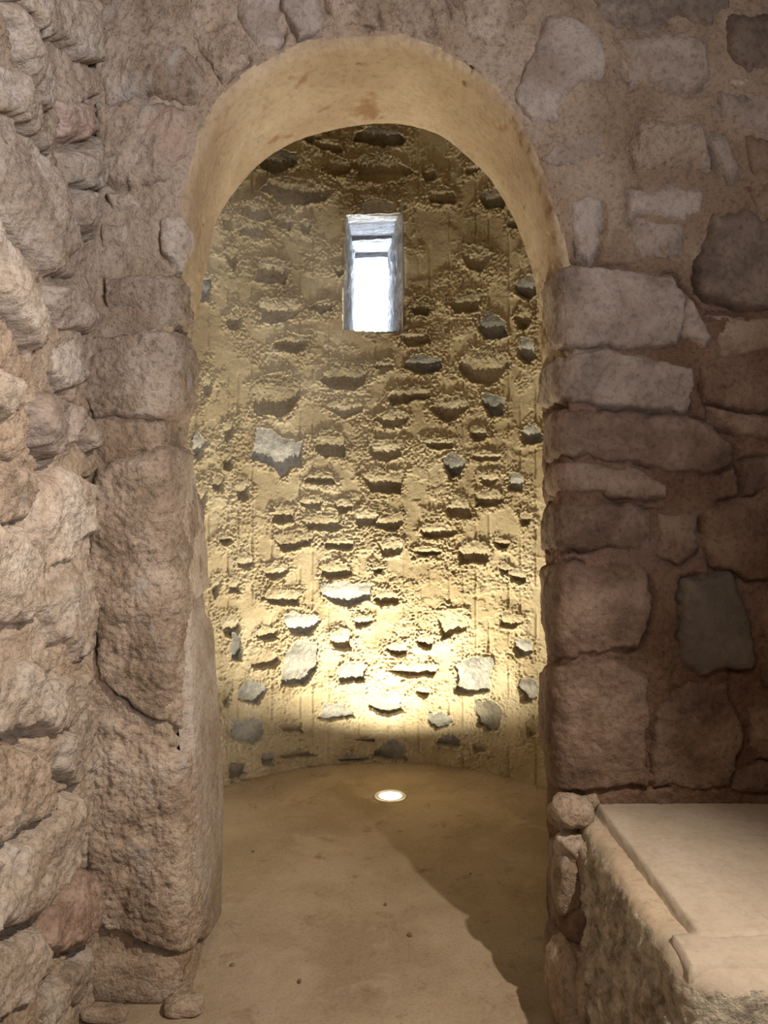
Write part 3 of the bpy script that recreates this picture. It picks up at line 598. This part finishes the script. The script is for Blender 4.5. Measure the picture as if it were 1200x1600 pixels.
hb = 0.05 * (1 - np.clip(B / 0.56, 0, 1)) + fade * (0.022 * fbm(A, B, 5, 4, 90) + 0.022 * ridged(A, B, 11, 5, 91) + 0.008 * fbm(A, B, 50, 3, 92)) - inset
lift = sstep(1.70, 1.60, Y) * 0.012 * np.clip(ar / 1.57, 0, 1)
VB = np.stack([X + nx * hb, Y + ny * hb, Zb + lift + (1 - fade) * 0.003 * fbm(A, B, 20, 4, 93)], -1).reshape(-1, 3); FB = grid_faces(*A.shape)
body = bpart('bench_body', VB, FB, M['lichen']); body['label'] = 'rough grey side with pale lichen'
M['ledge'] = material('dusty_ledge', [(0.33, 0.26, 0.18), (0.38, 0.30, 0.215), (0.43, 0.35, 0.26)], 4, (0.2, 60), 0.3, 120, vary=0.0)
body.data.materials.append(M['ledge']); body.data.materials.append(M['bench_top'])
am, bm, ym = A.ravel()[FB].mean(1), B.ravel()[FB].mean(1), VB[:, 1][FB].mean(1); e = bm + 0.035 * fbm(am, bm, 9, 4, 94)
mi = np.where(e > zs + 0.012, np.where(ym > 1.66, 1, 2), 0)
body.data.polygons.foreach_set('material_index', mi.astype(np.int32))
# top slab, raised a little over the worn ledge along its left edge, with an old crack near its front
A, B = np.meshgrid(np.arange(0.60, 2.15, 0.006), np.arange(1.51, 2.30, 0.006), indexing='ij')
lx = 0.625 + 0.028 * (2.3 - B) / 0.7 + 0.003 * fbm(B, B * 0, 9, 3, 95)
fr_ = sstep(1.60, 1.68, B)
X = np.maximum(A, lx * fr_ + 0.60 * (1 - fr_))
zt = BT + 0.004 * fbm(A, B, 4, 3, 96) + 0.0012 * fbm(A, B, 45, 2, 97)
drop = np.where(A <= lx + 0.004, 1.0, 0.0) * fr_; zt = zt - 0.034 * sstep(0.014, 0.0, A - lx) * fr_
zt = zt - 0.004 * sstep(0.645, 0.605, A) * (1 - fr_) - 0.006 * sstep(1.56, 1.51, B)
crk = 1.612 + 0.035 * fbm(A, A * 0, 5, 4, 99) - B; zt = zt - 0.007 * np.exp(-(crk / 0.0035) ** 2) * sstep(0.65, 0.68, A)
zt[0, :] -= 0.03; zt[:, 0] -= 0.03
slab = bpart('bench_top', np.stack([X, B, zt], -1).reshape(-1, 3), grid_faces(*A.shape), M['bench_top']); slab['label'] = 'smooth dusty mortar top'
for k, (x, y, d, sz, mt, rt, tl, pw) in enumerate([
    (893, 1266, 2.27, (.11, .12, .085), 'tan_stone', .2, .1, 2.6), (922, 1352, 2.20, (.085, .12, .135), 'pale_stone', .25, .05, 4.5), (898, 1322, 2.24, (.09, .10, .06), 'pale_stone', .5, -.1, 5),
    (888, 1375, 2.24, (.085, .16, .17), 'tan_stone', -.1, .1, 3), (902, 1432, 2.22, (.10, .16, .12), 'brown_stone', .1, .1, 3), (893, 1535, 2.16, (.12, .18, .22), 'tan_stone', .1, .06, 3.2),
    (935, 1560, 2.10, (.13, .18, .24), 'tan_stone', -.1, -.08, 3), (935, 1470, 2.18, (.12, .16, .16), 'tan_stone', .2, .1, 3), (878, 1478, 2.26, (.08, .14, .12), 'brown_stone', .2, .1, 3), (925, 1625, 2.05, (.14, .16, .12), 'tan_stone', 0, 0, 3)]):
    c = np.array(at(x, y, d)) - np.array([1.3, 1.9, 0]); c[2] = max(c[2], sz[2] * 0.42)
    boulder('rubble_stone', c, sz, M[mt], bench, 20 + k, rt, pw, 0.16, tilt=tl)

# ---------------------------------------------------------------- recessed floor lamp
fl = bpy.data.objects.new('recessed_floor_light', None); COL.objects.link(fl); fl.location = (LAMP[0], LAMP[1], 0)
tag(fl, 'round lit spotlight with a steel ring sunk into the floor of the apse', 'floor light')
def lathe(name, prof, mat, parent, n=64):
    t = np.arange(n) * 2 * math.pi / n; V = np.array([[(r * math.cos(a), r * math.sin(a), z) for r, z in prof] for a in t]).reshape(-1, 3)
    m_ = len(prof); i = np.arange(n * m_).reshape(n, m_); j = np.roll(i, -1, 0)
    F = np.stack([i[:, :-1], j[:, :-1], j[:, 1:], i[:, 1:]], -1).reshape(-1, 4); return mesh(name, V, F, mat, parent)
lathe('steel_ring', [(0.058, -0.004), (0.058, 0.003), (0.062, 0.0055), (0.078, 0.0055), (0.085, 0.003), (0.087, -0.004)], M['steel'], fl)
lathe('lamp_lens', [(0.0005, 0.0035), (0.03, 0.0032), (0.05, 0.002), (0.0585, -0.001)], M['lens'], fl)
lathe('lamp_housing', [(0.0585, -0.002), (0.0585, -0.045), (0.0005, -0.045)], M['black'], fl)

# ---------------------------------------------------------------- crumbs of stone on the floor
pb = None; rp = random.Random(2)
for k, (x, y) in enumerate([(640, 1463), (735, 1367), (363, 1510), (602, 1415), (468, 1535), (395, 1332)]):
    d = 1.5 * 1200 / (y - 780); p = ((x - 600) / 1200 * d, d, 0.005)
    if pb is None: pb = boulder('stone_crumb', (0, 0, 0), (0.014, 0.012, 0.009), M['brown_stone'], None, 31, n=14); o = pb
    else: o = pb.copy(); COL.objects.link(o)
    o.location = p; o.rotation_euler = (0, 0, rp.uniform(0, 6)); s_ = rp.uniform(.6, 1.1) if k else 1.2; o.scale = (s_,) * 3
    tag(o, ['largest dark crumb of stone on the lit floor close to the shadow edge', 'dark crumb lying inside the shaded part of the niche floor',
            'tiny crumb on the floor near the foot of the left pier', 'tiny crumb in the middle of the floor, below the round floor light',
            'tiny crumb on the lit floor nearest the bottom of the picture', 'tiny crumb on the floor just inside the niche behind the left pier'][k], 'pebble', 'crumbs of stone on the floor')

# ---------------------------------------------------------------- tree beyond the window
tree = bpy.data.objects.new('small_tree', None); COL.objects.link(tree); tree.location = (-0.2, 12.0, 0)
tag(tree, 'washed out green foliage seen low in the bright window slot', 'tree')
M['leaf'] = plain('leaf_green', (0.16, 0.32, 0.14), 0.6); M['bark'] = plain('bark', (0.20, 0.15, 0.10), 0.9)
lathe('trunk', [(0.09, 0), (0.07, 1.5), (0.045, 3.0), (0.02, 4.1)], M['bark'], tree, 12)
rg = np.random.RandomState(5); n = 1500; c = rg.normal(0, 1, (n, 3)); c /= np.linalg.norm(c, axis=1)[:, None]; c *= (rg.rand(n, 1) ** 0.4) * np.array([[0.75, 0.75, 0.62]]); c[:, 2] += 3.55
a = rg.normal(0, 1, (n, 3)); a /= np.linalg.norm(a, axis=1)[:, None]; b = np.cross(a, rg.normal(0, 1, (n, 3))); b /= np.linalg.norm(b, axis=1)[:, None]
V = np.stack([c - a * .07, c + b * .028, c + a * .07, c - b * .028], 1).reshape(-1, 3); mesh('foliage', V, np.arange(4 * n).reshape(n, 4), M['leaf'], tree)
